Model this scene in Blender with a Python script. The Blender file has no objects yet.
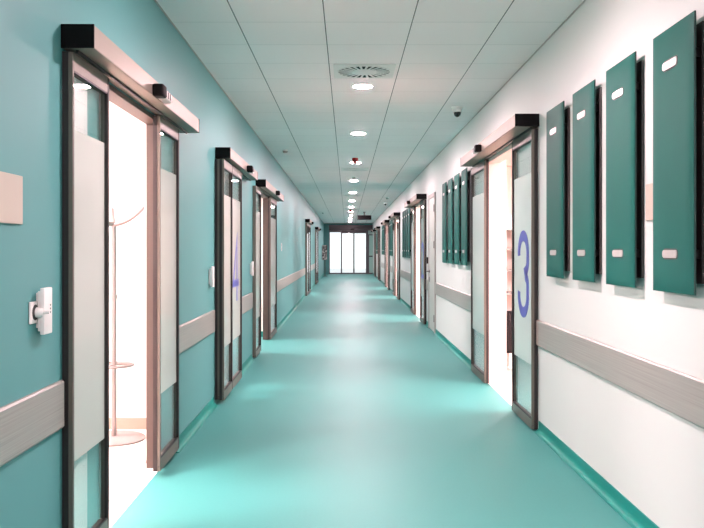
import bpy, bmesh, math, random
from mathutils import Vector, Matrix
random.seed(7)
S = bpy.context.scene
COL = S.collection
PI = math.pi
F = 800.0                      # focal length in pixels of the 704x528 frame
EYE = 1.41
CEIL = 2.975
END = 47.0
NEAR = -5.0
LW, LK, RW = 1.186, 0.0041, 1.49

def P(side, u, v, z):
    """u: distance down the corridor, v: out of the wall into the corridor."""
    if side == 'L': return Vector((-(LW + LK*u) + v, u, z))
    if side == 'R': return Vector((RW - v, u, z))
    return Vector((u, v, z))

# ------------------------------------------------------------------ materials
def lin(c):
    return tuple(((x/255)/12.92 if x/255 <= .04045 else ((x/255+.055)/1.055)**2.4) for x in c)

def base_mat(name):
    m = bpy.data.materials.new(name); m.use_nodes = True
    nt = m.node_tree
    return m, nt, nt.nodes['Principled BSDF'], nt.nodes['Material Output']

def mat(name, rgb, rough=.5, metal=0., var=.04, scale=6., bump=0., bscale=200., stretch=(1, 1, 1), coat=0., spec=.5):
    m, nt, b, out = base_mat(name)
    N, L = nt.nodes, nt.links
    tc = N.new('ShaderNodeTexCoord'); mp = N.new('ShaderNodeMapping')
    mp.inputs['Scale'].default_value = stretch
    L.new(tc.outputs['Object'], mp.inputs['Vector'])
    nz = N.new('ShaderNodeTexNoise'); nz.inputs['Scale'].default_value = scale; nz.inputs['Detail'].default_value = 4
    L.new(mp.outputs['Vector'], nz.inputs['Vector'])
    c = lin(rgb)
    mx = N.new('ShaderNodeMix'); mx.data_type = 'RGBA'
    mx.inputs[6].default_value = (*[x*(1-var) for x in c], 1)
    mx.inputs[7].default_value = (*[min(1, x*(1+var)) for x in c], 1)
    L.new(nz.outputs['Fac'], mx.inputs[0]); L.new(mx.outputs[2], b.inputs['Base Color'])
    b.inputs['Roughness'].default_value = rough; b.inputs['Metallic'].default_value = metal
    b.inputs['Coat Weight'].default_value = coat; b.inputs['Coat Roughness'].default_value = .2
    b.inputs['Specular IOR Level'].default_value = spec
    if bump:
        n2 = N.new('ShaderNodeTexNoise'); n2.inputs['Scale'].default_value = bscale
        L.new(mp.outputs['Vector'], n2.inputs['Vector'])
        bp = N.new('ShaderNodeBump'); bp.inputs['Strength'].default_value = bump; bp.inputs['Distance'].default_value = .002
        L.new(n2.outputs['Fac'], bp.inputs['Height']); L.new(bp.outputs['Normal'], b.inputs['Normal'])
    return m

def emit(name, rgb, strength):
    m, nt, b, out = base_mat(name)
    e = nt.nodes.new('ShaderNodeEmission'); e.inputs['Color'].default_value = (*rgb, 1); e.inputs['Strength'].default_value = strength
    nt.links.new(e.outputs[0], out.inputs['Surface']); nt.nodes.remove(b)
    return m

def fres(N, L, ior):
    # the same reflectance from either face of a thin pane
    g = N.new('ShaderNodeNewGeometry'); mx = N.new('ShaderNodeMix'); mx.data_type = 'FLOAT'
    mx.inputs[2].default_value = ior; mx.inputs[3].default_value = 1/ior
    L.new(g.outputs['Backfacing'], mx.inputs[0])
    f = N.new('ShaderNodeFresnel'); L.new(mx.outputs[0], f.inputs['IOR'])
    return f

def glass(name, tint, f0=1.5, rough=.0):
    m, nt, b, out = base_mat(name); N, L = nt.nodes, nt.links
    t = N.new('ShaderNodeBsdfTransparent'); t.inputs['Color'].default_value = (*tint, 1)
    g = N.new('ShaderNodeBsdfGlossy'); g.inputs['Roughness'].default_value = rough; g.inputs['Color'].default_value = (1, 1, 1, 1)
    f = fres(N, L, f0)
    mx = N.new('ShaderNodeMixShader')
    L.new(f.outputs[0], mx.inputs[0]); L.new(t.outputs[0], mx.inputs[1]); L.new(g.outputs[0], mx.inputs[2])
    L.new(mx.outputs[0], out.inputs['Surface']); nt.nodes.remove(b)
    return m

def frosted(name, rgb, trans=.45):
    m, nt, b, out = base_mat(name); N, L = nt.nodes, nt.links
    c = (*lin(rgb), 1)
    d = N.new('ShaderNodeBsdfDiffuse'); d.inputs['Color'].default_value = c
    t = N.new('ShaderNodeBsdfTranslucent'); t.inputs['Color'].default_value = c
    g = N.new('ShaderNodeBsdfGlossy'); g.inputs['Roughness'].default_value = .12
    f = fres(N, L, 1.35)
    m1 = N.new('ShaderNodeMixShader'); m1.inputs[0].default_value = trans
    m2 = N.new('ShaderNodeMixShader')
    L.new(d.outputs[0], m1.inputs[1]); L.new(t.outputs[0], m1.inputs[2])
    L.new(f.outputs[0], m2.inputs[0]); L.new(m1.outputs[0], m2.inputs[1]); L.new(g.outputs[0], m2.inputs[2])
    L.new(m2.outputs[0], out.inputs['Surface']); nt.nodes.remove(b)
    return m

def ceiling_mat():
    m, nt, b, out = base_mat('ceiling_tiles'); N, L = nt.nodes, nt.links
    tc = N.new('ShaderNodeTexCoord'); sp = N.new('ShaderNodeSeparateXYZ'); L.new(tc.outputs['Object'], sp.inputs[0])
    def math_(op, a, bb=None):
        n = N.new('ShaderNodeMath'); n.operation = op
        for k, x in ((0, a), (1, bb)):
            if x is None: continue
            if isinstance(x, (int, float)): n.inputs[k].default_value = x
            else: L.new(x, n.inputs[k])
        return n.outputs[0]
    def line(axis, off, pitch, half):
        w = math_('WRAP', math_('SUBTRACT', axis, off), 0); n = w.node
        n.inputs[1].default_value = pitch/2; n.inputs[2].default_value = -pitch/2
        return math_('LESS_THAN', math_('ABSOLUTE', w), half)
    sx = line(sp.outputs[0], -.154, .599, .0035)
    sy = line(sp.outputs[1], 5.494, .605, .0022)
    # every tile a slightly different white
    cx = math_('FLOOR', math_('DIVIDE', math_('ADD', sp.outputs[0], .154), .599))
    cy = math_('FLOOR', math_('DIVIDE', math_('SUBTRACT', sp.outputs[1], 5.494), .605))
    cb = N.new('ShaderNodeCombineXYZ'); L.new(cx, cb.inputs[0]); L.new(cy, cb.inputs[1])
    wn = N.new('ShaderNodeTexWhiteNoise'); wn.noise_dimensions = '3D'; L.new(cb.outputs[0], wn.inputs['Vector'])
    c0 = N.new('ShaderNodeMix'); c0.data_type = 'RGBA'
    c0.inputs[6].default_value = (.94, .86, .85, 1); c0.inputs[7].default_value = (.97, .89, .88, 1)
    L.new(wn.outputs['Value'], c0.inputs[0])
    c1 = N.new('ShaderNodeMix'); c1.data_type = 'RGBA'; c1.inputs[7].default_value = (.46, .44, .43, 1)
    L.new(sy, c1.inputs[0]); L.new(c0.outputs[2], c1.inputs[6])
    c2 = N.new('ShaderNodeMix'); c2.data_type = 'RGBA'; c2.inputs[7].default_value = (.10, .10, .095, 1)
    L.new(sx, c2.inputs[0]); L.new(c1.outputs[2], c2.inputs[6])
    L.new(c2.outputs[2], b.inputs['Base Color'])
    b.inputs['Roughness'].default_value = .75
    return m

M = {}
M['ceil'] = ceiling_mat()
M['lwall'] = mat('teal_wall_paint', (86, 148, 147), .5, spec=.3, var=.02, scale=1.5, bump=.03, bscale=120)
M['rwall'] = mat('white_wall_paint', (200, 211, 206), .5, spec=.3, var=.015, scale=1.5, bump=.03, bscale=120)
M['floor'] = mat('teal_linoleum', (60, 130, 125), .5, var=.06, scale=60, bump=.05, bscale=160, spec=.22)
M['skirt'] = mat('teal_skirting', (18, 122, 112), .5, spec=.2, var=.03, scale=20)
M['roomwall'] = mat('room_white_paint', (240, 228, 221), .6, var=.01)
M['roomfloor'] = mat('pale_room_floor', (232, 218, 208), .45, var=.02, scale=20)
M['roomskirt'] = mat('beige_skirting', (150, 128, 114), .5)
M['alu'] = mat('champagne_aluminium', (110, 107, 98), .45, metal=.6, var=.04, scale=8, stretch=(1, 1, 30))
M['aluh'] = mat('header_aluminium', (140, 133, 122), .45, metal=.6, var=.03, scale=6, stretch=(20, .3, 20))
M['jamb'] = mat('warm_jamb', (70, 62, 56), .45, metal=.25, var=.02)
M['black'] = mat('black_plastic', (8, 8, 9), .6, spec=.12, var=.1)
M['gasket'] = mat('dark_gasket', (26, 23, 22), .5, var=.1)
M['glass'] = glass('clear_glass', (.955, .985, .975), 1.5)
M['film'] = frosted('frosted_film', (206, 214, 205), .22)
M['film2'] = frosted('frosted_film_green', (214, 232, 224), .2)
M['white'] = mat('white_plastic', (232, 230, 226), .4, var=.02)
M['beige'] = mat('beige_plate', (186, 178, 164), .5, var=.02)
M['rail'] = mat('brushed_grey_rail', (142, 144, 137), .33, var=.4, scale=3, stretch=(1, .35, 70))
M['railcap'] = mat('rail_cap', (140, 132, 124), .4, var=.05)
M['pad'] = mat('teal_leatherette', (18, 86, 78), .55, spec=.12, var=.05, scale=10, bump=.08, bscale=500)
M['padedge'] = mat('pad_piping', (22, 60, 55), .5)
M['plate'] = mat('dark_mounting_plate', (40, 36, 36), .4, var=.1)  # small dark fittings, and the sheet that paints shade behind the pads
M['silver'] = mat('satin_silver', (205, 200, 196), .3, metal=.5, var=.02)
M['rim'] = mat('dark_rim', (40, 52, 50), .5)
M['blue'] = mat('violet_blue_numeral', (62, 74, 160), .4, var=.06, scale=3)
M['grey'] = mat('grey_door_paint', (184, 192, 184), .45, var=.02)
M['greyframe'] = mat('grey_door_frame', (158, 156, 150), .45, var=.02)
M['steel'] = mat('dark_steel', (92, 88, 84), .35, metal=.7, var=.05)
M['red'] = mat('red_beacon', (150, 26, 26), .25, var=.05)
M['band'] = mat('dark_header_band', (62, 58, 62), .3, metal=.2, var=.05)
M['mullion'] = mat('grey_mullion', (92, 90, 94), .4, metal=.3, var=.05)
M['endglass'] = glass('end_glass', (.95, .98, .98), 1.45)
M['fixglass'] = glass('pale_blue_glass', (.93, .965, .98), 1.45)
M['sideglass'] = frosted('pale_green_film', (190, 214, 208), .5)
M['outside'] = mat('outside_paving', (225, 225, 225), .8)
M['coat'] = mat('blush_metal', (130, 118, 114), .4, var=.02)
M['darkfabric'] = mat('dark_upholstery', (20, 17, 18), .7, spec=.15, var=.1)
M['lamp'] = emit('downlight_diffuser', (1, .68, .735), 1060)
M['panel'] = emit('room_panel_light', (1, .72, .76), 190)  # added unseen ceiling panels that light the side rooms
M['panel2'] = emit('bright_room_panel_light', (1, .72, .76), 270)  # stronger added panels, spilling light onto the corridor ceiling
M['shelf'] = mat('shelf_grey', (118, 116, 112), .5)
M['smoked'] = mat('smoked_dome', (20, 20, 22), .15, var=.05)
M['post_paper'] = None

def poster_mat():
    m, nt, b, out = base_mat('mottled_print'); N, L = nt.nodes, nt.links
    tc = N.new('ShaderNodeTexCoord'); nz = N.new('ShaderNodeTexNoise'); nz.inputs['Scale'].default_value = 9; nz.inputs['Detail'].default_value = 6
    L.new(tc.outputs['Object'], nz.inputs['Vector'])
    cr = N.new('ShaderNodeValToRGB'); cr.color_ramp.elements[0].position = .42; cr.color_ramp.elements[1].position = .6
    cr.color_ramp.elements[0].color = (.05, .05, .05, 1); cr.color_ramp.elements[1].color = (.62, .6, .57, 1)
    L.new(nz.outputs['Fac'], cr.inputs[0]); L.new(cr.outputs[0], b.inputs['Base Color'])
    b.inputs['Roughness'].default_value = .5
    return m
M['print'] = poster_mat()

# ------------------------------------------------------------------ mesh builder
class MB:
    def __init__(s): s.bm = bmesh.new()
    def box(s, side, u0, u1, v0, v1, z0, z1, bevel=0., seg=2):
        co = [P(side, u, v, z) for z in (z0, z1) for v in (v0, v1) for u in (u0, u1)]
        vs = [s.bm.verts.new(c) for c in co]
        fs = [s.bm.faces.new([vs[i] for i in q]) for q in
              ((0, 1, 3, 2), (4, 6, 7, 5), (0, 4, 5, 1), (2, 3, 7, 6), (0, 2, 6, 4), (1, 5, 7, 3))]
        bmesh.ops.recalc_face_normals(s.bm, faces=fs)
        if bevel:
            es = list({e for f in fs for e in f.edges})
            bmesh.ops.bevel(s.bm, geom=es, offset=bevel, segments=seg, affect='EDGES', profile=.5)
        return s
    def lathe(s, c, prof, n=32, axis='z', cap=True):
        """prof: list of (radius, height along axis) about the point c"""
        c = Vector(c); rings = []
        for r, h in prof:
            ring = []
            for k in range(n):
                a = 2*PI*k/n
                if axis == 'z': p = Vector((r*math.cos(a), r*math.sin(a), h))
                elif axis == 'x': p = Vector((h, r*math.cos(a), r*math.sin(a)))
                else: p = Vector((r*math.cos(a), h, r*math.sin(a)))
                ring.append(s.bm.verts.new(c+p))
            rings.append(ring)
        fs = []
        for a, b in zip(rings, rings[1:]):
            for k in range(n):
                fs.append(s.bm.faces.new((a[k], a[(k+1) % n], b[(k+1) % n], b[k])))
        if cap:
            fs.append(s.bm.faces.new(rings[0])); fs.append(s.bm.faces.new(rings[-1]))
        bmesh.ops.recalc_face_normals(s.bm, faces=fs)
        return s
    def tube(s, pts, r, n=12, closed=False):
        pts = [Vector(p) for p in pts]; rings = []; m = len(pts)
        rad = r if isinstance(r, (list, tuple)) else [r]*m
        up = None
        for i, p in enumerate(pts):
            a = pts[(i-1) % m] if (closed or i > 0) else pts[i]
            b = pts[(i+1) % m] if (closed or i < m-1) else pts[i]
            t = (b-a).normalized()
            if up is None: up = Vector((0, 0, 1)) if abs(t.z) < .9 else Vector((1, 0, 0))
            x = t.cross(up).normalized(); y = x.cross(t).normalized(); up = y
            rings.append([s.bm.verts.new(p + rad[i]*(math.cos(2*PI*k/n)*x + math.sin(2*PI*k/n)*y)) for k in range(n)])
        fs = []
        pairs = list(zip(rings, rings[1:])) + ([(rings[-1], rings[0])] if closed else [])
        for a, b in pairs:
            for k in range(n): fs.append(s.bm.faces.new((a[k], a[(k+1) % n], b[(k+1) % n], b[k])))
        if not closed:
            fs.append(s.bm.faces.new(rings[0])); fs.append(s.bm.faces.new(rings[-1]))
        bmesh.ops.recalc_face_normals(s.bm, faces=fs)
        return s
    def prism(s, poly, extr):
        """poly: world points of one face, extr: world vector"""
        a = [s.bm.verts.new(Vector(p)) for p in poly]; b = [s.bm.verts.new(Vector(p)+extr) for p in poly]
        fs = [s.bm.faces.new(a), s.bm.faces.new(b)]
        for k in range(len(a)):
            fs.append(s.bm.faces.new((a[k], a[(k+1) % len(a)], b[(k+1) % len(a)], b[k])))
        bmesh.ops.recalc_face_normals(s.bm, faces=fs)
        return s
    def build(s, name, m, parent=None, loc=None, smooth=False):
        root = parent
        while root is not None and root.parent is not None: root = root.parent
        off = Vector(root.location) if root is not None else Vector(loc if loc is not None else (0, 0, 0))
        for v in s.bm.verts: v.co -= off
        me = bpy.data.meshes.new(name); s.bm.to_mesh(me); s.bm.free()
        if m: me.materials.append(m)
        if smooth:
            for p in me.polygons: p.use_smooth = True
            try: me.set_sharp_from_angle(angle=math.radians(40))
            except Exception: pass
        o = bpy.data.objects.new(name, me); COL.objects.link(o)
        if parent is not None: o.parent = parent
        else: o.location = off
        return o

def tag(o, label, cat, group=None, kind=None):
    o['label'] = label; o['category'] = cat
    if group: o['group'] = group
    if kind: o['kind'] = kind
    return o
def thing(name, loc, label, cat, group=None, kind=None):
    o = bpy.data.objects.new(name, None); COL.objects.link(o); o.location = loc
    o.empty_display_size = .1
    return tag(o, label, cat, group, kind)
def copy_tree(o, loc, label):
    def rec(x, par):
        c = x.copy(); COL.objects.link(c); c.parent = par
        for ch in list(x.children): rec(ch, c)
        return c
    r = rec(o, None); r.location = loc; r['label'] = label
    return r
ORD = ['first', 'second', 'third', 'fourth', 'fifth', 'sixth', 'seventh', 'eighth', 'ninth', 'tenth', 'eleventh', 'twelfth', 'thirteenth']

# ------------------------------------------------------------------ openings
# (from, to, top) along each wall
OPEN_L = [(3.91, 5.19, 2.25), (7.60, 8.40, 2.25), (11.0, 12.60, 2.25), (25.2, 26.6, 2.25), (33.3, 34.6, 2.25)]
OPEN_R = [(6.95, 8.47, 2.362), (15.75, 17.40, 2.362), (23.2, 24.6, 2.362), (28.7, 30.2, 2.362), (36.4, 37.6, 2.362), (41.3, 42.4, 2.362)]
TH = .12
THK = {'L': .085, 'R': .12}
def wall(name, side, opens, m, label):
    b = MB(); u = NEAR; TH = THK[side]
    for a, c, top in opens:
        b.box(side, u, a, -TH, 0, 0, CEIL); b.box(side, a, c, -TH, 0, top, CEIL); u = c
    b.box(side, u, END, -TH, 0, 0, CEIL)
    return tag(b.build(name, m), label, 'wall', kind='structure')
wall('wall_left', 'L', OPEN_L, M['lwall'], 'long teal painted corridor wall on the left with door openings')
wall('wall_right', 'R', OPEN_R, M['rwall'], 'long white painted corridor wall on the right with door openings')

b = MB(); b.prism([P('L', NEAR, 0, 0), P('L', END+.2, 0, 0), P('R', END+.2, 0, 0), P('R', NEAR, 0, 0)], Vector((0, 0, -.1)))
tag(b.build('floor', M['floor']), 'glossy teal linoleum corridor floor', 'floor', kind='structure')
b = MB(); b.prism([P('L', NEAR, -.1, CEIL), P('L', END+.2, -.1, CEIL), P('R', END+.2, -.1, CEIL), P('R', NEAR, -.1, CEIL)], Vector((0, 0, .1)))
tag(b.build('ceiling', M['ceil']), 'white suspended corridor ceiling of square tiles', 'ceiling', kind='structure')
for n, (side, nm) in enumerate((('L', 'left'), ('R', 'right'))):
    b = MB(); b.box(side, NEAR, END, 0, .008, CEIL-.008, CEIL)
    tag(b.build('trim_%d' % (n+1), M['greyframe']), 'thin grey edge profile between the ceiling and the %s wall' % nm, 'trim', kind='structure')

def skirting(name, side, gaps, h, label):
    b = MB(); u = NEAR; r = .035
    prof = [(0, h), (.007, h)]
    for k in range(7):
        a = PI/2*k/6
        prof.append((.007+r-r*math.cos(a), r+.003-r*math.sin(a)))
    prof += [(.042, 0), (0, 0)]
    for a, c in gaps + [(END, END)]:
        if a > u:
            b.prism([P(side, u, v, z) for v, z in prof], P(side, a, 0, 0)-P(side, u, 0, 0))
        u = c
    return tag(b.build(name, M['skirt']), label, 'baseboard', kind='structure')
skirting('baseboard_left', 'L', [(3.33, 5.56), (7.25, 8.72), (10.25, 13.62), (24.3, 27.2), (32.5, 35.5)], .075,
         'coved teal skirting along the foot of the teal wall')
skirting('baseboard_right', 'R', [(6.2, 9.32), (13.44, 14.52), (15.0, 18.2), (22.4, 25.45), (27.95, 30.95), (35.75, 38.1), (40.9, 43.1)], .085,
         'coved teal skirting along the foot of the white wall')

# ------------------------------------------------------------------ rooms behind the open doors
def room(nm, side, u0, u1, depth, where, fm, lights, lamp='panel', wm=None, ceil=2.8):
    wm = wm or M['roomwall']
    v1 = -THK[side]-.002
    b = MB(); b.box(side, u0, u1, -depth, 0, -.1, 0)
    tag(b.build('floor_'+nm, fm), 'pale floor of the room %s' % where, 'floor', kind='structure')
    b = MB(); b.box(side, u0, u1, -depth, v1, ceil, ceil+.1)
    tag(b.build('ceiling_'+nm, M['roomwall']), 'white ceiling of the room %s' % where, 'ceiling', kind='structure')
    b = MB(); b.box(side, u0, u1, -depth-.1, -depth, 0, ceil)
    b.box(side, u0-.1, u0, -depth, v1, 0, ceil); b.box(side, u1, u1+.1, -depth, v1, 0, ceil)
    tag(b.build('wall_'+nm, wm), 'warm white walls of the room %s' % where, 'wall', kind='structure')
    for k, (u, v) in enumerate(lights):  # added unseen panels that light the room and lift the corridor ceiling
        t = thing('ceiling_light_panel', P(side, u, v, ceil), 'square light panel on the ceiling of the room %s, %s from the front' % (where, ORD[k]), 'ceiling light', 'light panels in the side rooms')
        c = P(side, u, v, 0)
        q = MB(); q.box('W', c.x-.32, c.x+.32, c.y-.32, c.y+.32, ceil-.03, ceil); q.build('frame', M['white'], t)
        q = MB(); q.box('W', c.x-.29, c.x+.29, c.y-.29, c.y+.29, ceil-.034, ceil-.0301); q.build('diffuser', M[lamp], t)
room('nearest_left', 'L', 2.4, 6.30, 3.2, 'behind the nearest left door', M['roomfloor'], [(4.5, -2.5), (5.5, -2.0), (3.2, -1.6)])
room('second_left', 'L', 6.6, 10.1, 3.0, 'behind the numeral 4 door', M['roomfloor'], [(8.0, -2.0)], 'panel2')
room('third_left', 'L', 10.4, 13.0, 3.0, 'behind the third left door', M['floor'], [(11.7, -2.0)], 'panel2')
room('far_left', 'L', 23.5, 44.0, 2.5, 'behind the far left doors', M['roomfloor'], [(25.9, -1.8), (34.0, -1.8)], 'panel2')
room('nearest_right', 'R', 5.6, 13.2, 3.6, 'behind the numeral 3 door', M['roomfloor'], [(7.6, -2.2), (10.2, -1.7), (6.3, -2.2)])
room('far_right', 'R', 14.8, 45.0, 2.5, 'behind the far right doors', M['roomfloor'], [(16.6, -1.8), (24.0, -1.8), (29.5, -1.8), (37.0, -1.8)], 'panel2')
b = MB(); b.box('L', 3.9, 6.298, -3.19, -3.18, 0, .09); b.box('L', 2.5, 6.298, -.14, -.124, 0, .001); b.box('L', 6.285, 6.299, -3.18, -.13, 0, .09)
tag(b.build('baseboard_nearest_left_room', M['roomskirt']), 'beige skirting in the room behind the nearest left door', 'baseboard', kind='structure')
b = MB(); b.box('R', 9.0, 9.1, -.30, -.122, 0, 2.8)
tag(b.build('wall_partition_nearest_right', M['roomwall']), 'narrow white return wall just inside the numeral 3 door', 'wall', kind='structure')
b = MB(); b.box('L', 12.986, 12.999, -2.9, -.13, 0, .09)
tag(b.build('baseboard_third_left_room', M['skirt']), 'teal skirting in the room behind the third left door', 'baseboard', kind='structure')

# ------------------------------------------------------------------ numerals
def glyph(ch):
    """centre-line strokes (x to the right, y up) in a box of 1 x 1.8"""
    if ch == '3':
        def arc(cx, cy, rx, ry, a0, a1, n=16):
            return [(cx+rx*math.cos(math.radians(a0+(a1-a0)*k/n)), cy+ry*math.sin(math.radians(a0+(a1-a0)*k/n))) for k in range(n+1)]
        up = arc(.5, 1.35, .40, .37, 190, 0, 20)
        up += [(.90, 1.20)] + arc(.60, 1.16, .30, .22, -10, -70, 8)
        lo = [(.74, .90)] + arc(.60, .66, .30, .22, 60, 10, 8) + [(.90, .60)] + arc(.5, .45, .40, .37, 0, -190, 20)
        return [up + lo]
    if ch == '4':
        return [[(.72, 0), (.72, 1.80), (.04, .52), (1.02, .52)]]
    if ch == '2':
        pts = [(.5+.40*math.cos(math.radians(a)), 1.35+.37*math.sin(math.radians(a))) for a in range(180, -31, -15)]
        return [pts + [(.12, .08), (.94, .08)]]
def stroke(b, side, pts, u0, v, z0, sx, sy, w, th=.002):
    pts = [Vector((p[0]*sx, p[1]*sy)) for p in pts]
    l, r = [], []
    for i, p in enumerate(pts):
        t0 = (pts[i]-pts[i-1]).normalized() if i else (pts[1]-pts[0]).normalized()
        t1 = (pts[i+1]-pts[i]).normalized() if i < len(pts)-1 else t0
        n0 = Vector((-t0.y, t0.x)); n1 = Vector((-t1.y, t1.x))
        n = (n0+n1)
        n = n.normalized() if n.length > 1e-4 else n0
        k = min(1.8, 1/max(.4, n.dot(n0)))
        l.append(p+n*w/2*k); r.append(p-n*w/2*k)
    s = 1 if side == 'L' else -1
    ex = P(side, 0, v+th, 0)-P(side, 0, v, 0)
    for i in range(len(pts)-1):
        q = [l[i], l[i+1], r[i+1], r[i]]
        b.prism([P(side, u0+s*a.x, v, z0+a.y) for a in q], ex)

# ------------------------------------------------------------------ sliding doors
def make_leaf(root, side, u0, u1, v0, v1, zb, zt, film, fm, num=None, black_edge=True):
    st, tr, br = .014, .075, .075
    b = MB()
    b.box(side, u0, u0+st, v0, v1, zb, zt, .002, 1); b.box(side, u1-st, u1, v0, v1, zb, zt, .002, 1)
    b.box(side, u0+st, u1-st, v0, v1, zb, zb+br); b.box(side, u0+st, u1-st, v0, v1, zt-tr, zt)
    lf = b.build('leaf', M['alu'], root)
    g0, g1 = u0+st, u1-st
    vm = v1-.016
    b = MB(); b.box(side, g0, g1, vm-.008, vm, zb+br, zt-tr); b.build('glass', M['glass'], lf)
    b = MB(); b.box(side, g0, g1, vm+.0005, vm+.002, film[0], film[1]); b.build('frosted_film', fm, lf)
    b = MB()
    for a, c in ((g0, g0+.007), (g1-.007, g1)): b.box(side, a, c, vm+.002, v1-.001, zb+br, zt-tr)
    b.box(side, g0, g1, vm+.002, v1-.001, zb+br, zb+br+.008); b.box(side, g0, g1, vm+.002, v1-.001, zt-tr-.008, zt-tr)
    t = v1-v0
    b.box(side, u1-.001, u1+.004, v0+.004, v1+.0015, zb+.004, zt-.004)
    b.box(side, u1-.014, u1, v1-.0005, v1+.0015, zb+.004, zt-.004)
    if black_edge: b.box(side, u0-.004, u0+.001, v0, v0+t*.58, zb, zt)
    b.build('gasket', M['gasket'], lf)
    b = MB()
    for du in (.012,): b.lathe(P(side, u0-.001, v0+t*.8, zb+.03), [(.006, -.004), (.006, .002)], 10, 'y')
    b.build('screw', M['steel'], lf)
    if num:
        ch, a, zz, sx, sy, w = num
        b = MB()
        for p in glyph(ch): stroke(b, side, p, a, vm+.0022, zz, sx, sy, w)
        o = b.build('numeral', M['blue'], lf); o['label'] = 'violet blue numeral %s on the frosted glass' % ch
    return lf

def sliding_door(n, side, hd, p, hz, leaves, opening, label, sensor_u, zb, film, fm, jamb=True, extra=None):
    root = thing('door_%d' % n, P(side, (hd[0]+hd[1])/2, 0, 0), label, 'door', 'sliding doors along the corridor', 'structure')
    b = MB(); b.box(side, hd[0]+.006, hd[1]-.006, 0.001, p, hz[0], hz[1], .004, 2)
    h = b.build('header', M['aluh'], root)
    b = MB(); b.box(side, hd[0], hd[0]+.0062, .001, p+.002, hz[0]-.001, hz[1]+.001); e = b.build('end_cap', M['black'], h)
    b = MB(); b.box(side, hd[1]-.0062, hd[1], .001, p+.002, hz[0]-.001, hz[1]+.001); e = b.build('end_cap', M['black'], h)
    b = MB(); b.box(side, hd[0]+.04, hd[1]-.04, .05, .062, hz[0]-.012, hz[0]+.002); b.build('track', M['gasket'], h)
    zm = hz[0]+.03
    b = MB(); b.box(side, sensor_u-.13, sensor_u-.04, p-.002, p+.062, zm-.035, zm+.035, .012, 3); b.build('sensor_cap', M['black'], h, smooth=True)
    b = MB(); b.box(side, sensor_u-.0399, sensor_u+.15, p-.002, p+.05, zm-.028, zm+.028, .012, 3)
    b.build('sensor', M['silver'], h, smooth=True)
    b = MB()
    for k in range(3): b.box(side, sensor_u-.01+.05*k, sensor_u+.008+.05*k, p+.048, p+.053, zm-.018, zm+.018)
    b.build('sensor_lens', M['smoked'], h)
    for lf in leaves: make_leaf(root, side, lf[0], lf[1], lf[2], lf[3], zb, hz[0]-.013, film, fm, lf[4] if len(lf) > 4 else None, len(lf) < 6)
    if opening and jamb:
        a, c, top = opening; TH = THK[side]-(.007 if side == 'L' else 0)
        b = MB()
        b.box(side, c-.028, c-.0005, -TH-.012, 0.002, 0.0, top-.0005); b.box(side, a+.0005, a+.028, -TH-.012, 0.002, 0, top-.0005)
        b.box(side, a+.028, c-.028, -TH-.012, 0.002, top-.03, top-.0005)
        b.build('door_frame', M['jamb'] if side == 'L' else M['roomwall'], root)
    if extra: extra(root)
    return root

LT, LB = 2.355, 2.257
def casing(root):
    b = MB(); b.box('L', 3.40, 3.688, .0006, .0025, .04, LB-.02); b.build('frame_panel', M['white'], root)
def B_rear(root):
    pass
d = sliding_door(1, 'L', (3.347, 5.786), .138, (LB, LT),
    [(3.362, 3.874, .003, .046), (4.959, 5.524, .003, .046)], OPEN_L[0],
    'nearest left sliding door standing half open onto a white room with a coat stand', 4.50, .038, (.504, 1.925), M['film'], extra=casing)
sliding_door(2, 'L', (7.366, 9.72), .138, (LB, LT),
    [(7.34, 8.0, .003, .042), (7.32, 7.868, .046, .088), (7.872, 8.60, .046, .088, ('4', 8.02, .885, .40, .355, .080))], OPEN_L[1],
    'closed left sliding door with the numeral 4 on its frosted glass', 8.75, .038, (.504, 1.925), M['film'])
sliding_door(3, 'L', (10.71, 13.95), .138, (LB, LT),
    [(10.35, 11.0, .003, .046, None, 0), (12.46, 13.56, .003, .046)], OPEN_L[2],
    'third left sliding door half open, teal floor behind it, next to the numeral 4 door', 12.4, .02, (.504, 1.925), M['film'])
sliding_door(4, 'L', (24.4, 27.1), .14, (LB, LT),
    [(24.4, 25.75, .003, .06, None, 0), (25.76, 27.0, .003, .06)], OPEN_L[3],
    'fourth left sliding door beyond the long stretch of teal wall and bright rail', 26.0, .01, (.504, 1.925), M['film'])
sliding_door(5, 'L', (32.6, 35.3), .14, (LB, LT),
    [(32.6, 33.95, .003, .06, None, 0), (33.96, 35.2, .003, .06)], OPEN_L[4],
    'farthest left sliding door just before the mottled poster stand', 34.2, .01, (.504, 1.925), M['film'])
RB, RT = 2.369, 2.466
sliding_door(6, 'R', (6.199, 9.19), .188, (RB, RT),
    [(6.24, 6.98, .004, .0525, ('3', 6.795, .866, .40, .385, .088)), (8.40, 9.29, .004, .0525)], OPEN_R[0],
    'nearest right sliding door with the big numeral 3, half open onto a room', 7.88, .012, (.504, 2.02), M['film2'])
sliding_door(7, 'R', (15.03, 18.15), .19, (RB, RT),
    [(15.05, 15.80, .004, .0525, ('2', 15.62, .87, .40, .38, .085)), (17.33, 18.14, .004, .0525)], OPEN_R[1],
    'second right sliding door, half open, right after the grey hinged door', 16.7, .012, (.504, 2.02), M['film2'])
for k, (a, c) in enumerate(((22.45, 25.4), (28.0, 30.9), (35.8, 38.0), (40.95, 43.05))):
    o = OPEN_R[2+k]
    sliding_door(8+k, 'R', (a, c), .19, (RB, RT), [(a+.03, o[0]+.06, .004, .0525), (o[1]-.07, c-.02, .004, .0525)], o,
        '%s sliding door from the camera along the right wall, small in the distance' % ORD[2+k], (a+c)/2+.2, .012, (.504, 2.02), M['film2'])

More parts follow.
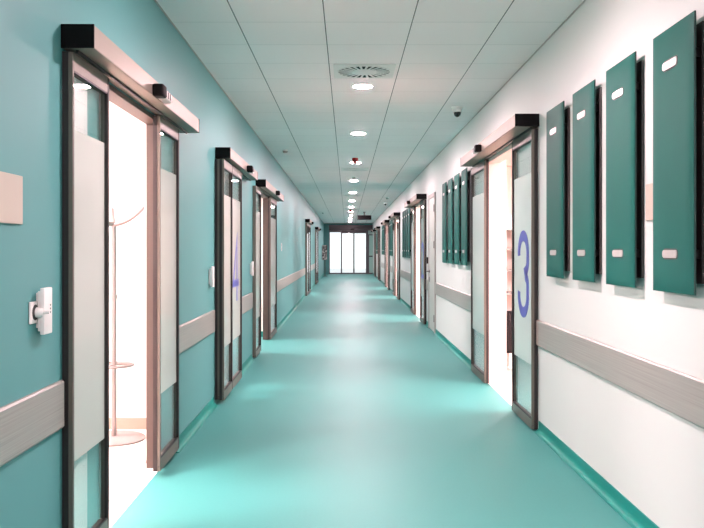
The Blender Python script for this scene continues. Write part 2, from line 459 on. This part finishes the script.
# ------------------------------------------------------------------ grey hinged door
root = thing('door_12', P('R', 14, 0, 0), 'narrow grey hinged door with lever handle in the white wall, only door without a header box', 'door', None, 'structure')
b = MB(); b.box('R', 13.45, 13.52, .0005, .022, 0, 2.39); b.box('R', 14.44, 14.51, .0005, .022, 0, 2.39); b.box('R', 13.52, 14.44, .0005, .022, 2.32, 2.39)
b.build('door_frame', M['greyframe'], root)
b = MB(); b.box('R', 13.523, 14.437, .0005, .012, .012, 2.317, .002, 1); lf = b.build('leaf', M['grey'], root)
for z in (.25, 1.5, 2.12):
    b = MB(); b.lathe(P('R', 13.522, .024, z), [(.009, -.06), (.009, .06)], 12); b.build('hinge', M['steel'], root)
b = MB(); b.lathe(P('R', 14.35, .012, 1.03), [(.026, 0), (.026, -.01)], 18, 'x'); b.tube([P('R', 14.35, .018, 1.03), P('R', 14.35, .065, 1.03), P('R', 14.33, .07, 1.03), P('R', 14.21, .07, 1.03)], .010, 10)
b.build('lever_handle', M['steel'], root, smooth=True)
b = MB(); b.box('R', 14.31, 14.39, .012, .016, .84, .93, .002, 1); b.build('lock_plate', M['steel'], root)
b = MB(); b.box('R', 13.93, 14.02, .012, .016, 1.56, 1.64); b.build('sign_plate', M['silver'], root)
b = MB(); b.box('R', 14.66, 14.74, .001, .03, 1.16, 1.28, .004, 2)
o = b.build('wall_card_reader', M['black'], loc=P('R', 14.7, .001, 1.16)); tag(o, 'small black card reader on the white wall beyond the grey hinged door', 'card reader')

# ------------------------------------------------------------------ bumper rails
def rail(side, u0, u1, label, cap0=False, cap1=False):
    t = thing('bumper_rail', P(side, (u0+u1)/2, .001, .668), label, 'bumper rail', 'grey bumper rails on both walls')
    b = MB()
    prof = [(.001, .668), (.012, .668), (.018, .676), (.018, .859), (.012, .867), (.001, .867)]
    a0 = u0+.06 if cap0 else u0; a1 = u1-.06 if cap1 else u1
    b.prism([P(side, a0, v, z) for v, z in prof], P(side, a1, 0, 0)-P(side, a0, 0, 0)); b.build('rail_panel', M['rail'], t)
    for f, a, c in ((cap0, u0, u0+.0595), (cap1, u1-.0595, u1)):
        if f:
            b = MB(); b.prism([P(side, a, v*1.08, z) for v, z in prof], P(side, c, 0, 0)-P(side, a, 0, 0)); b.build('end_cap', M['railcap'], t)
rail('L', NEAR+.1, 3.34, 'grey bumper rail on the teal wall in the left foreground, under the wall intercom')
rail('L', 5.60, 7.25, 'short grey bumper rail between the nearest left door and the numeral 4 door')
rail('L', 8.75, 10.25, 'short grey bumper rail on teal wall between the numeral 4 door and third left door')
rail('L', 13.70, 24.25, 'long bright bumper rail on teal wall after the third left door', cap0=True)
rail('L', 27.2, 32.5, 'distant bumper rail on teal wall between the two farthest left doors')
rail('R', NEAR+.1, 6.23, 'long grey bumper rail on the white wall below the four foreground pads', cap1=True)
rail('R', 9.33, 13.42, 'grey bumper rail on white wall between the numeral 3 door and grey hinged door', cap0=True)
rail('R', 14.56, 15.0, 'stub of grey bumper rail between the grey hinged door and second right sliding door')
rail('R', 18.2, 22.4, 'grey bumper rail on white wall between the second and third right sliding doors')
rail('R', 25.5, 27.9, 'distant grey bumper rail on white wall between the third and fourth right sliding doors')
rail('R', 31.0, 35.7, 'far grey bumper rail on white wall between the fourth and fifth right sliding doors')

# ------------------------------------------------------------------ teal wall pads
PW, PZ0, PZ1 = .445, 1.222, 2.404
def make_pad(u0):
    t = thing('wall_pad', P('R', u0, 0, PZ0), '', 'wall pad', 'teal wall pads on the white wall')
    va, vb = .043, .0525
    NU, NZ = 24, 72
    b = MB(); bm = b.bm
    zc = (1.392, 2.238)
    grid = []
    for j in range(NZ+1):
        row = []
        for i in range(NU+1):
            a, c = i/NU, j/NZ
            u = u0+PW*a; z = PZ0+(PZ1-PZ0)*c
            ea = min(a, 1-a)*PW; ec = min(c, 1-c)*(PZ1-PZ0)
            e = min(ea, ec)
            h = -.004*math.exp(-e/.004) + .004*min(1, e/.05)
            for q in zc:
                dz = (z-q); du = (u-(u0+PW*.5))
                h -= .0055*math.exp(-((du/.075)**2+(dz/.04)**2))
            row.append(bm.verts.new(P('R', u, vb+h, z)))
        grid.append(row)
    fs = []
    for j in range(NZ):
        for i in range(NU): fs.append(bm.faces.new((grid[j][i], grid[j][i+1], grid[j+1][i+1], grid[j+1][i])))
    ring = [grid[0][i] for i in range(NU+1)] + [grid[j][NU] for j in range(1, NZ+1)] + [grid[NZ][i] for i in range(NU-1, -1, -1)] + [grid[j][0] for j in range(NZ-1, 0, -1)]
    back = [bm.verts.new(Vector((RW-va, v.co.y, v.co.z))) for v in ring]
    for k in range(len(ring)): fs.append(bm.faces.new((ring[k], ring[(k+1) % len(ring)], back[(k+1) % len(ring)], back[k])))
    fs.append(bm.faces.new(back))
    bmesh.ops.recalc_face_normals(bm, faces=fs)
    b.build('cushion', M['pad'], t, smooth=True)
    b = MB(); b.box('R', u0-.003, u0+PW+.003, va-.003, va+.004, PZ0-.002, PZ1+.002); b.build('piping', M['padedge'], t)
    b = MB(); b.box('R', u0+.0, u0+PW, .001, .014, PZ0+.045, PZ1-.04, .002, 1); b.build('mounting_plate', M['plate'], t)  # dark sheet on the wall, standing in for the shade behind the pad
    for z in zc:
        b = MB(); b.box('R', u0+.02, u0+PW-.02, .014, va-.003, z-.02, z+.02); b.build('bracket', M['black'], t)
        c = P('R', u0+PW*.52, vb, z)
        for nm, w, h, d0, d1, m in (('clip_rim', .176, .050, -.004, .0025, M['rim']), ('clip', .160, .036, 0, .006, M['silver'])):
            q = MB(); poly = []
            for cx, cz, a0 in ((1, 1, 0), (-1, 1, 90), (-1, -1, 180), (1, -1, 270)):
                for k in range(6):
                    a = math.radians(a0+18*k); r = h*.42
                    poly.append(Vector((c.x-d0, c.y+cx*(w/2-r)+r*math.cos(a), c.z+cz*(h/2-r)+r*math.sin(a))))
            q.prism(poly, Vector((-(d1-d0), 0, 0)))
            if nm == 'clip': bmesh.ops.bevel(q.bm, geom=[e for e in q.bm.edges if all(abs(v.co.x-(c.x-d1)) < 1e-6 for v in e.verts)], offset=.0015, segments=2, affect='EDGES')
            q.build(nm, m, t)
    return t
places = ['in the foreground beyond the frame edge of door numeral 3', '', '', '']
SETS = [
    ([3.328, 4.014, 4.676, 5.344], 'large foreground teal pads', ['rightmost', 'second from right', 'third from right', 'leftmost']),
    ([9.66, 10.33, 11.00, 11.68], 'teal pads between numeral 3 door and grey hinged door', ['rightmost', 'second from right', 'third from right', 'leftmost']),
    ([18.5, 19.17, 19.84, 20.51], 'teal pads just beyond the second right sliding door', ['nearest', 'second nearest', 'third nearest', 'farthest']),
    ([25.55, 26.2, 26.85], 'teal pads just beyond the third right sliding door', ['nearest', 'second nearest', 'farthest']),
    ([31.1, 31.77, 32.44, 33.11], 'teal pads just beyond the fourth right sliding door', ['nearest', 'second nearest', 'third nearest', 'farthest']),
    ([38.2, 38.87, 39.54], 'teal pads just beyond the fifth right sliding door', ['nearest', 'second nearest', 'farthest']),
]
first = None
for us, what, names in SETS:
    for u, nm in zip(us, names):
        lab = '%s of the %s %s' % (nm, {3: 'three', 4: 'four'}[len(us)], what)
        if first is None:
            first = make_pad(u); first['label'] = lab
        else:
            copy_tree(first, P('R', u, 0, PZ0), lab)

# ------------------------------------------------------------------ things on the walls
b = MB(); b.box('L', 2.58, 2.93, .001, .010, 1.503, 1.68, .002, 1)
tag(b.build('wall_plate', M['beige'], loc=P('L', 2.75, .001, 1.503)), 'blank beige plate on the teal wall at the left picture edge', 'wall plate', 'beige wall plates')
b = MB(); b.box('R', 3.62, 3.97, .001, .010, 1.555, 1.735, .002, 1)
tag(b.build('wall_plate', M['beige'], loc=P('R', 3.8, .001, 1.555)), 'beige wall plate half hidden behind the rightmost foreground teal pad', 'wall plate', 'beige wall plates')

def socket(u, label):
    t = thing('wall_socket', P('L', u, .001, 1.13), label, 'socket')
    b = MB(); b.box('L', u-.045, u+.045, .001, .009, 1.130, 1.214, .003, 2); b.build('face_plate', M['white'], t)
    b = MB(); b.lathe(P('L', u, .009, 1.172), [(.030, 0), (.030, .0012), (.026, .0013)], 20, 'x'); b.build('recess', M['plate'], t)
    b = MB(); b.lathe(P('L', u+.01, .0095, 1.171), [(.020, 0), (.020, .018), (.014, .026), (.006, .026), (.006, .05)], 16, 'x'); b.build('plug', M['white'], t, smooth=True)
socket(3.05, 'square white socket with a plug on teal wall beside the nearest left intercom')
def intercom(u, label):
    t = thing('intercom', P('L', u, .001, 1.085), label, 'intercom', 'white wall intercoms')
    b = MB(); b.box('L', u+.02, u+.075, .001, .014, 1.11, 1.245); b.build('mount', M['white'], t)
    b = MB(); b.box('L', u+.006, u+.098, .012, .022, 1.098, 1.252, .002, 1); b.build('back_shell', M['white'], t)
    b = MB(); b.box('L', u, u+.085, .022, .040, 1.085, 1.264, .004, 2); b.build('housing', M['white'], t, smooth=True)
    b = MB()
    for z in (1.168, 1.182, 1.196): b.lathe(P('L', u+.062, .040, z), [(.004, 0), (.004, .001)], 10, 'x')
    b.build('button', M['alu'], t)
    return t
ic = intercom(3.06, 'white intercom on the teal wall before the nearest left door')
copy_tree(ic, P('L', 6.99, .001, 1.085), 'white intercom on the teal wall just before the numeral 4 door')
copy_tree(ic, P('L', 10.06, .001, 1.085), 'white intercom on the teal wall just before the third left door')
t = thing('light_switch', P('L', 15.1, .001, 1.39), 'small white light switch on the teal wall beyond the third left door', 'light switch')
b = MB(); b.box('L', 15.06, 15.15, .001, .009, 1.39, 1.54, .002, 1); b.build('face_plate', M['white'], t)
b = MB(); b.box('L', 15.08, 15.13, .009, .014, 1.41, 1.455); b.box('L', 15.08, 15.13, .009, .014, 1.475, 1.52); b.build('rocker', M['silver'], t)

# ------------------------------------------------------------------ ceiling fittings
XC = .147
def downlight(y, label):
    t = thing('downlight', (XC, y, CEIL), label, 'ceiling light', 'round recessed ceiling lights')
    b = MB(); b.lathe((XC, y, CEIL), [(.088, -.0005), (.108, -.0005), (.106, -.008), (.092, -.011), (.088, -.008)], 40, cap=False)
    b.build('trim_ring', M['white'], t, smooth=True)
    b = MB(); b.lathe((XC, y, CEIL), [(.088, -.001), (.088, -.008), (.075, -.012), (.05, -.016), (.02, -.018)], 40); b.build('diffuser', M['lamp'], t)
    return t
dl = None
LY = [-3.2, .7, 4.15, 7.62, 10.70, 14.26, 18.0, 21.7, 25.3, 28.9, 32.5, 36.1, 39.7, 43.3]
for k, y in enumerate(LY):
    lab = ('round recessed ceiling light, %s in view from the camera' % ORD[k-3]) if k >= 3 else 'round recessed ceiling light above the camera, out of frame, %s of three' % ORD[k]
    if dl is None: dl = downlight(y, lab)
    else: copy_tree(dl, (XC, y, CEIL), lab)

def air_diffuser(y, label):
    t = thing('air_diffuser', (XC, y, CEIL), label, 'air vent', 'square swirl air diffusers')
    b = MB(); b.box('W', XC-.265, XC+.265, y-.265, y+.265, CEIL-.008, CEIL-.0005, .003, 1); b.build('plate', M['white'], t)
    b = MB(); b.lathe((XC, y, CEIL), [(.112, -.0085), (.225, -.0085), (.225, -.0095), (.112, -.0095)], 48, cap=False); b.build('slot_ring', M['black'], t)
    b = MB()
    n = 24
    for k in range(n):
        a0 = 2*PI*k/n; w = 2*PI/n*.40
        q = [(.108, a0), (.108, a0+w*1.25), (.231, a0+w*.95+.05), (.231, a0+.05)]
        b.prism([(XC+r*math.cos(a), y+r*math.sin(a), CEIL-.0095) for r, a in q], Vector((0, 0, -.004)))
    b.lathe((XC, y, CEIL), [(.225, -.008), (.234, -.008), (.234, -.0135), (.225, -.0135), (.225, -.008)], 48, cap=False)
    b.build('vane', M['white'], t)
    b = MB(); b.lathe((XC, y, CEIL), [(.112, -.008), (.112, -.0138), (.10, -.015)], 48); b.build('hub', M['white'], t)
    return t
ad = air_diffuser(6.99, 'square swirl air diffuser nearest the camera in the ceiling')
for y, w in ((15.5, 'second'), (22.9, 'third'), (30.4, 'fourth')):
    copy_tree(ad, (XC, y, CEIL), '%s square air diffuser from the camera along the ceiling centre' % w)

def beacon(x, y, label):
    t = thing('red_beacon', (x, y, CEIL), label, 'alarm beacon', 'red alarm beacons')
    b = MB(); b.lathe((x, y, CEIL), [(.052, -.0005), (.052, -.048), (.046, -.054)], 24); b.build('housing', M['red'], t, smooth=True)
    b = MB(); b.lathe((x, y, CEIL), [(.036, -.0545), (.036, -.09), (.026, -.098)], 24); b.build('lens', M['red'], t, smooth=True)
    return t
rb = beacon(.132, 13.6, 'red alarm beacon on the ceiling between the second and third lights')
copy_tree(rb, (.12, 31.0, CEIL), 'distant red alarm beacon on the ceiling near the hanging black sign')

def dome(x, y, label):
    t = thing('dome_camera', (x, y, CEIL), label, 'security camera', 'ceiling dome cameras')
    b = MB(); b.lathe((x, y, CEIL), [(.066, -.0005), (.066, -.016), (.052, -.024), (.050, -.050), (.040, -.056)], 32); b.build('housing', M['white'], t, smooth=True)
    b = MB(); b.lathe((x, y, CEIL), [(.040, -.054), (.039, -.072), (.033, -.090), (.020, -.104), (.006, -.110)], 32); b.build('dome', M['smoked'], t, smooth=True)
    return t
dc = dome(1.205, 8.76, 'white dome security camera on the ceiling near the numeral 3 door')
copy_tree(dc, (1.237, 26.2, CEIL), 'small distant dome security camera on the ceiling at the right')
copy_tree(dc, (.10, 35.0, CEIL), 'distant dark dome camera on the ceiling centre above the end doors')

def detector(x, y, label):
    t = thing('smoke_detector', (x, y, CEIL), label, 'smoke detector', 'white smoke detectors')
    b = MB(); b.lathe((x, y, CEIL), [(.05, -.0005), (.05, -.018)], 24); b.build('base', M['white'], t)
    b = MB(); b.lathe((x, y, CEIL), [(.040, -.0181), (.042, -.034), (.030, -.046)], 24); b.build('sensing_head', M['greyframe'], t, smooth=True)
    return t
sd = detector(.14, 17.1, 'small smoke detector on the ceiling just before the fourth light in view')
for x, y, l in ((.14, 28.0, 'small smoke detector on the ceiling just before the seventh light in view'),
                (1.195, 23.9, 'small smoke detector on the ceiling near the right wall'),
                (-.97, 12.5, 'small smoke detector on the ceiling above the left wall, nearest of the two there'),
                (-1.02, 33.4, 'small smoke detector on the ceiling above the left wall, farther of the two there')):
    copy_tree(sd, (x, y, CEIL), l)

t = thing('hanging_sign', (.70, 33.0, CEIL), 'black box sign hung on a short pole from the ceiling', 'sign')
b = MB(); b.box('W', .41, .99, 32.96, 33.04, 2.655, 2.842, .004, 1); b.build('sign_box', M['black'], t)
b = MB(); b.lathe((.70, 33, CEIL), [(.02, -.134), (.02, -.0005)], 12); b.build('pole', M['plate'], t)
b = MB(); b.lathe((.70, 33, CEIL), [(.05, -.02), (.05, -.0005)], 20); b.build('ceiling_rose', M['plate'], t)

# ------------------------------------------------------------------ end of the corridor
xl, xr = -(LW+LK*END), RW
b = MB(); b.box('W', xl-.1, -1.075, END, END+.12, 0, CEIL); b.box('W', -1.075, 1.60, END+.02, END+.12, 2.873, CEIL)
tag(b.build('wall_end', M['lwall']), 'sliver of end wall around the glazed doors', 'wall', kind='structure')
root = thing('door_13', (.16, END, 0), 'bright glazed sliding entrance doors across the far end of the corridor', 'door', None, 'structure')
b = MB(); b.box('W', -1.075, 1.60, END-.12, END+.06, 2.556, 2.873, .004, 1); h = b.build('header', M['band'], root)
b = MB(); b.box('W', .20, .42, END-.15, END-.12, 2.60, 2.66, .006, 2); b.build('sensor', M['black'], h)
def glazed(nm, x0, x1, y, z0, z1, w, gm, frm):
    b = MB(); b.box('W', x0, x0+w, y-.025, y+.025, z0, z1); b.box('W', x1-w, x1, y-.025, y+.025, z0, z1)
    b.box('W', x0+w, x1-w, y-.025, y+.025, z0, z0+.07); b.box('W', x0+w, x1-w, y-.025, y+.025, z1-.06, z1)
    f = b.build(nm, frm, root)
    b = MB(); b.box('W', x0+w, x1-w, y-.005, y+.005, z0+.07, z1-.06); b.build('glass', gm, f)
    return f
glazed('fixed_panel', -1.075, -.33, END+.02, 0, 2.555, .05, M['fixglass'], M['mullion'])
glazed('sliding_leaf', -.345, .385, END+.08, .005, 2.45, .04, M['endglass'], M['mullion'])
glazed('sliding_leaf', .386, 1.13, END+.08, .005, 2.45, .04, M['endglass'], M['mullion'])
b = MB(); b.box('W', 1.10, 1.22, END-.02, END+.06, 0, 2.555); b.build('post', M['mullion'], root)
f = glazed('side_panel', 1.22, 1.60, END+.02, 0, 2.33, .06, M['sideglass'], M['mullion'])
b = MB(); b.box('W', 1.28, 1.54, END-.02, END+.06, 1.0, 1.08); b.build('transom', M['mullion'], f)
b = MB(); b.box('W', -1.3, 1.6, END+.04, END+.12, 2.45, 2.57); b.build('track', M['band'], root)
b = MB(); b.box('W', -4, 5, END+.2, END+14, -.12, -.01)
tag(b.build('ground_outside', M['outside']), 'bright paving seen through the end doors', 'ground', kind='structure')

b = MB(); b.box('W', 1.22, 1.60, END+.02, END+.12, 2.331, 2.555)
tag(b.build('wall_end_right', M['rwall']), 'white patch of end wall above the narrow glazed side panel', 'wall', kind='structure')

# near end, behind the viewpoint: added glazing that lets daylight in
root = thing('window_1', (.1, NEAR, 0), 'glazed corridor end behind the viewpoint', 'window', None, 'structure')
b = MB()
for x in (-1.18, -.3, .6, 1.44): b.box('W', x-.03, x+.03, NEAR-.06, NEAR, 0, CEIL)
b.box('W', -1.2, 1.48, NEAR-.06, NEAR, 0, .08); b.box('W', -1.2, 1.48, NEAR-.06, NEAR, 2.88, CEIL)
b.build('frame', M['mullion'], root)
b = MB(); b.box('W', -1.2, 1.48, NEAR-.035, NEAR-.025, .08, 2.88); b.build('pane', M['endglass'], root)
b = MB(); b.box('W', -6, 6, NEAR-14, NEAR-.1, -.12, -.01)
tag(b.build('ground_outside_near', M['outside']), 'bright paving outside the glazed end behind the viewpoint', 'ground', kind='structure')

# poster stand beside the far left wall
t = thing('poster_stand', (-1.16, 43.0, 0), 'mottled black and white poster on a stand by the far left wall', 'poster stand')
b = MB(); b.box('W', -1.355, -1.08, 42.98, 43.0, .88, 1.67, .003, 1); fr = b.build('board', M['steel'], t)
b = MB(); b.box('W', -1.345, -1.09, 42.972, 42.979, .89, 1.66); b.build('poster', M['print'], fr)
b = MB(); b.tube([(-1.2, 43.02, .02), (-1.2, 43.02, 1.2)], .022, 12); b.build('post', M['steel'], t)
b = MB(); b.lathe((-1.2, 43.02, 0), [(.13, 0), (.13, .015), (.03, .03)], 24); b.build('base', M['steel'], t)

# ------------------------------------------------------------------ coat stand in the nearest left room
cx, cy = -1.735, 5.95
t = thing('coat_stand', (cx, cy, 0), 'pale coat stand with ring and curved hooks inside the nearest left room', 'coat stand')
b = MB(); b.lathe((cx, cy, 0), [(.225, 0), (.228, .012), (.215, .022), (.03, .030)], 48); b.build('base', M['coat'], t, smooth=True)
b = MB(); b.tube([(cx, cy, .025), (cx, cy, 1.62)], .019, 16); b.lathe((cx, cy, 0), [(.024, 1.05), (.024, 1.075)], 16); b.build('pole', M['coat'], t, smooth=True)
b = MB(); b.tube([(cx+.14*math.cos(2*PI*k/40), cy+.14*math.sin(2*PI*k/40), .555) for k in range(40)], .010, 10, closed=True)
for a in (.4, 2.5, 4.6): b.tube([(cx, cy, .555), (cx+.14*math.cos(a), cy+.14*math.sin(a), .555)], .007, 8)
b.build('umbrella_ring', M['coat'], t, smooth=True)
for a in (-.2, 1.9, 4.0):
    pts = []
    for k in range(10):
        s = k/9; r = .225*s; z = 1.60+.015*s+.095*s*s
        pts.append((cx+r*math.cos(a), cy+r*math.sin(a), z))
    e = pts[-1]
    pts += [(e[0]+.012*math.cos(a), e[1]+.012*math.sin(a), e[2]+.02)]
    b = MB(); b.tube(pts, [.019-.008*k/(len(pts)-1) for k in range(len(pts))], 10); b.build('hook', M['coat'], t, smooth=True)

# ------------------------------------------------------------------ furniture in the nearest right room
sx0, sx1, sy = 1.84, 2.75, 11.2
t = thing('shelf_unit', ((sx0+sx1)/2, sy, 0), 'white shelf unit inside the numeral 3 room behind the dark stool', 'shelf')
b = MB(); b.box('W', sx0, sx0+.03, sy, sy+.4, 0, 1.9); b.box('W', sx1-.03, sx1, sy, sy+.4, 0, 1.9); b.build('side_panel', M['roomwall'], t)
b = MB(); b.box('W', sx0+.03, sx1-.03, sy+.38, sy+.4, 0, 1.9); b.build('back_panel', M['roomwall'], t)
for z in (.08, .45, .80, 1.12, 1.42, 1.70):
    b = MB(); b.box('W', sx0+.03, sx1-.03, sy, sy+.38, z-.012, z+.012); b.build('shelf', M['shelf'], t)
for k, (x, z, w, h) in enumerate(((1.89, 1.132, .16, .2), (2.06, 1.132, .14, .24), (1.88, 1.432, .2, .18), (2.1, 1.432, .1, .22), (1.9, 1.712, .22, .13))):
    b = MB(); b.box('W', x, x+w, sy+.04, sy+.32, z+.0005, z+h, .004, 1)
    tag(b.build('storage_box', M['beige'] if k % 2 else M['white'], loc=(x+w/2, sy+.18, z)),
        '%s box on the %s shelf of the white unit in the numeral 3 room' % (('white', 'beige')[k % 2] + (' left', ' right', ' left', ' right', ' single')[k], ('third', 'third', 'second', 'second', 'top')[k]), 'box', 'boxes on the white shelf unit')
kx, ky = 1.86, 9.32
t = thing('office_chair', (kx, ky, 0), 'dark upholstered chair on a pale disc base inside the numeral 3 room', 'chair')
b = MB(); b.lathe((kx, ky, 0), [(.25, 0), (.25, .012), (.06, .035), (.035, .06)], 40); b.build('base', M['white'], t, smooth=True)
b = MB(); b.lathe((kx, ky, 0), [(.03, .04), (.03, .42)], 16); b.build('column', M['silver'], t)
b = MB(); b.box('W', kx-.24, kx+.24, ky-.24, ky+.24, .42, .52, .03, 4); b.build('seat', M['darkfabric'], t, smooth=True)
b = MB(); b.box('W', kx-.22, kx+.22, ky-.27, ky-.21, .24, .72, .025, 4); b.build('backrest', M['darkfabric'], t, smooth=True)
b = MB(); b.tube([(kx-.2, ky-.215, .66), (kx-.225, ky-.05, .68), (kx-.225, ky+.12, .64), (kx-.215, ky+.14, .50)], .014, 8); b.build('armrest', M['silver'], t, smooth=True)

# ------------------------------------------------------------------ world, camera, colour management
w = bpy.data.worlds.new('daylight'); S.world = w; w.use_nodes = True
bg = w.node_tree.nodes['Background']; bg.inputs['Color'].default_value = (.96, .98, 1, 1); bg.inputs['Strength'].default_value = 1.15
cam = bpy.data.cameras.new('camera'); co = bpy.data.objects.new('camera', cam); COL.objects.link(co)
co.location = (0, 0, EYE); co.rotation_euler = (PI/2, 0, 0)
cam.sensor_width = 36; cam.lens = F/704*36
cam.shift_x = (352-347.3)/704; cam.shift_y = -(264-250)/704
cam.clip_start = .05; cam.clip_end = 200
S.camera = co
S.view_settings.view_transform = 'Standard'; S.view_settings.look = 'None'
S.view_settings.exposure = .32; S.view_settings.gamma = 1; S.view_settings.use_curve_mapping = False
S.cycles.max_bounces = 14; S.cycles.diffuse_bounces = 8; S.cycles.glossy_bounces = 6; S.cycles.transparent_max_bounces = 16
S.cycles.sample_clamp_indirect = 6
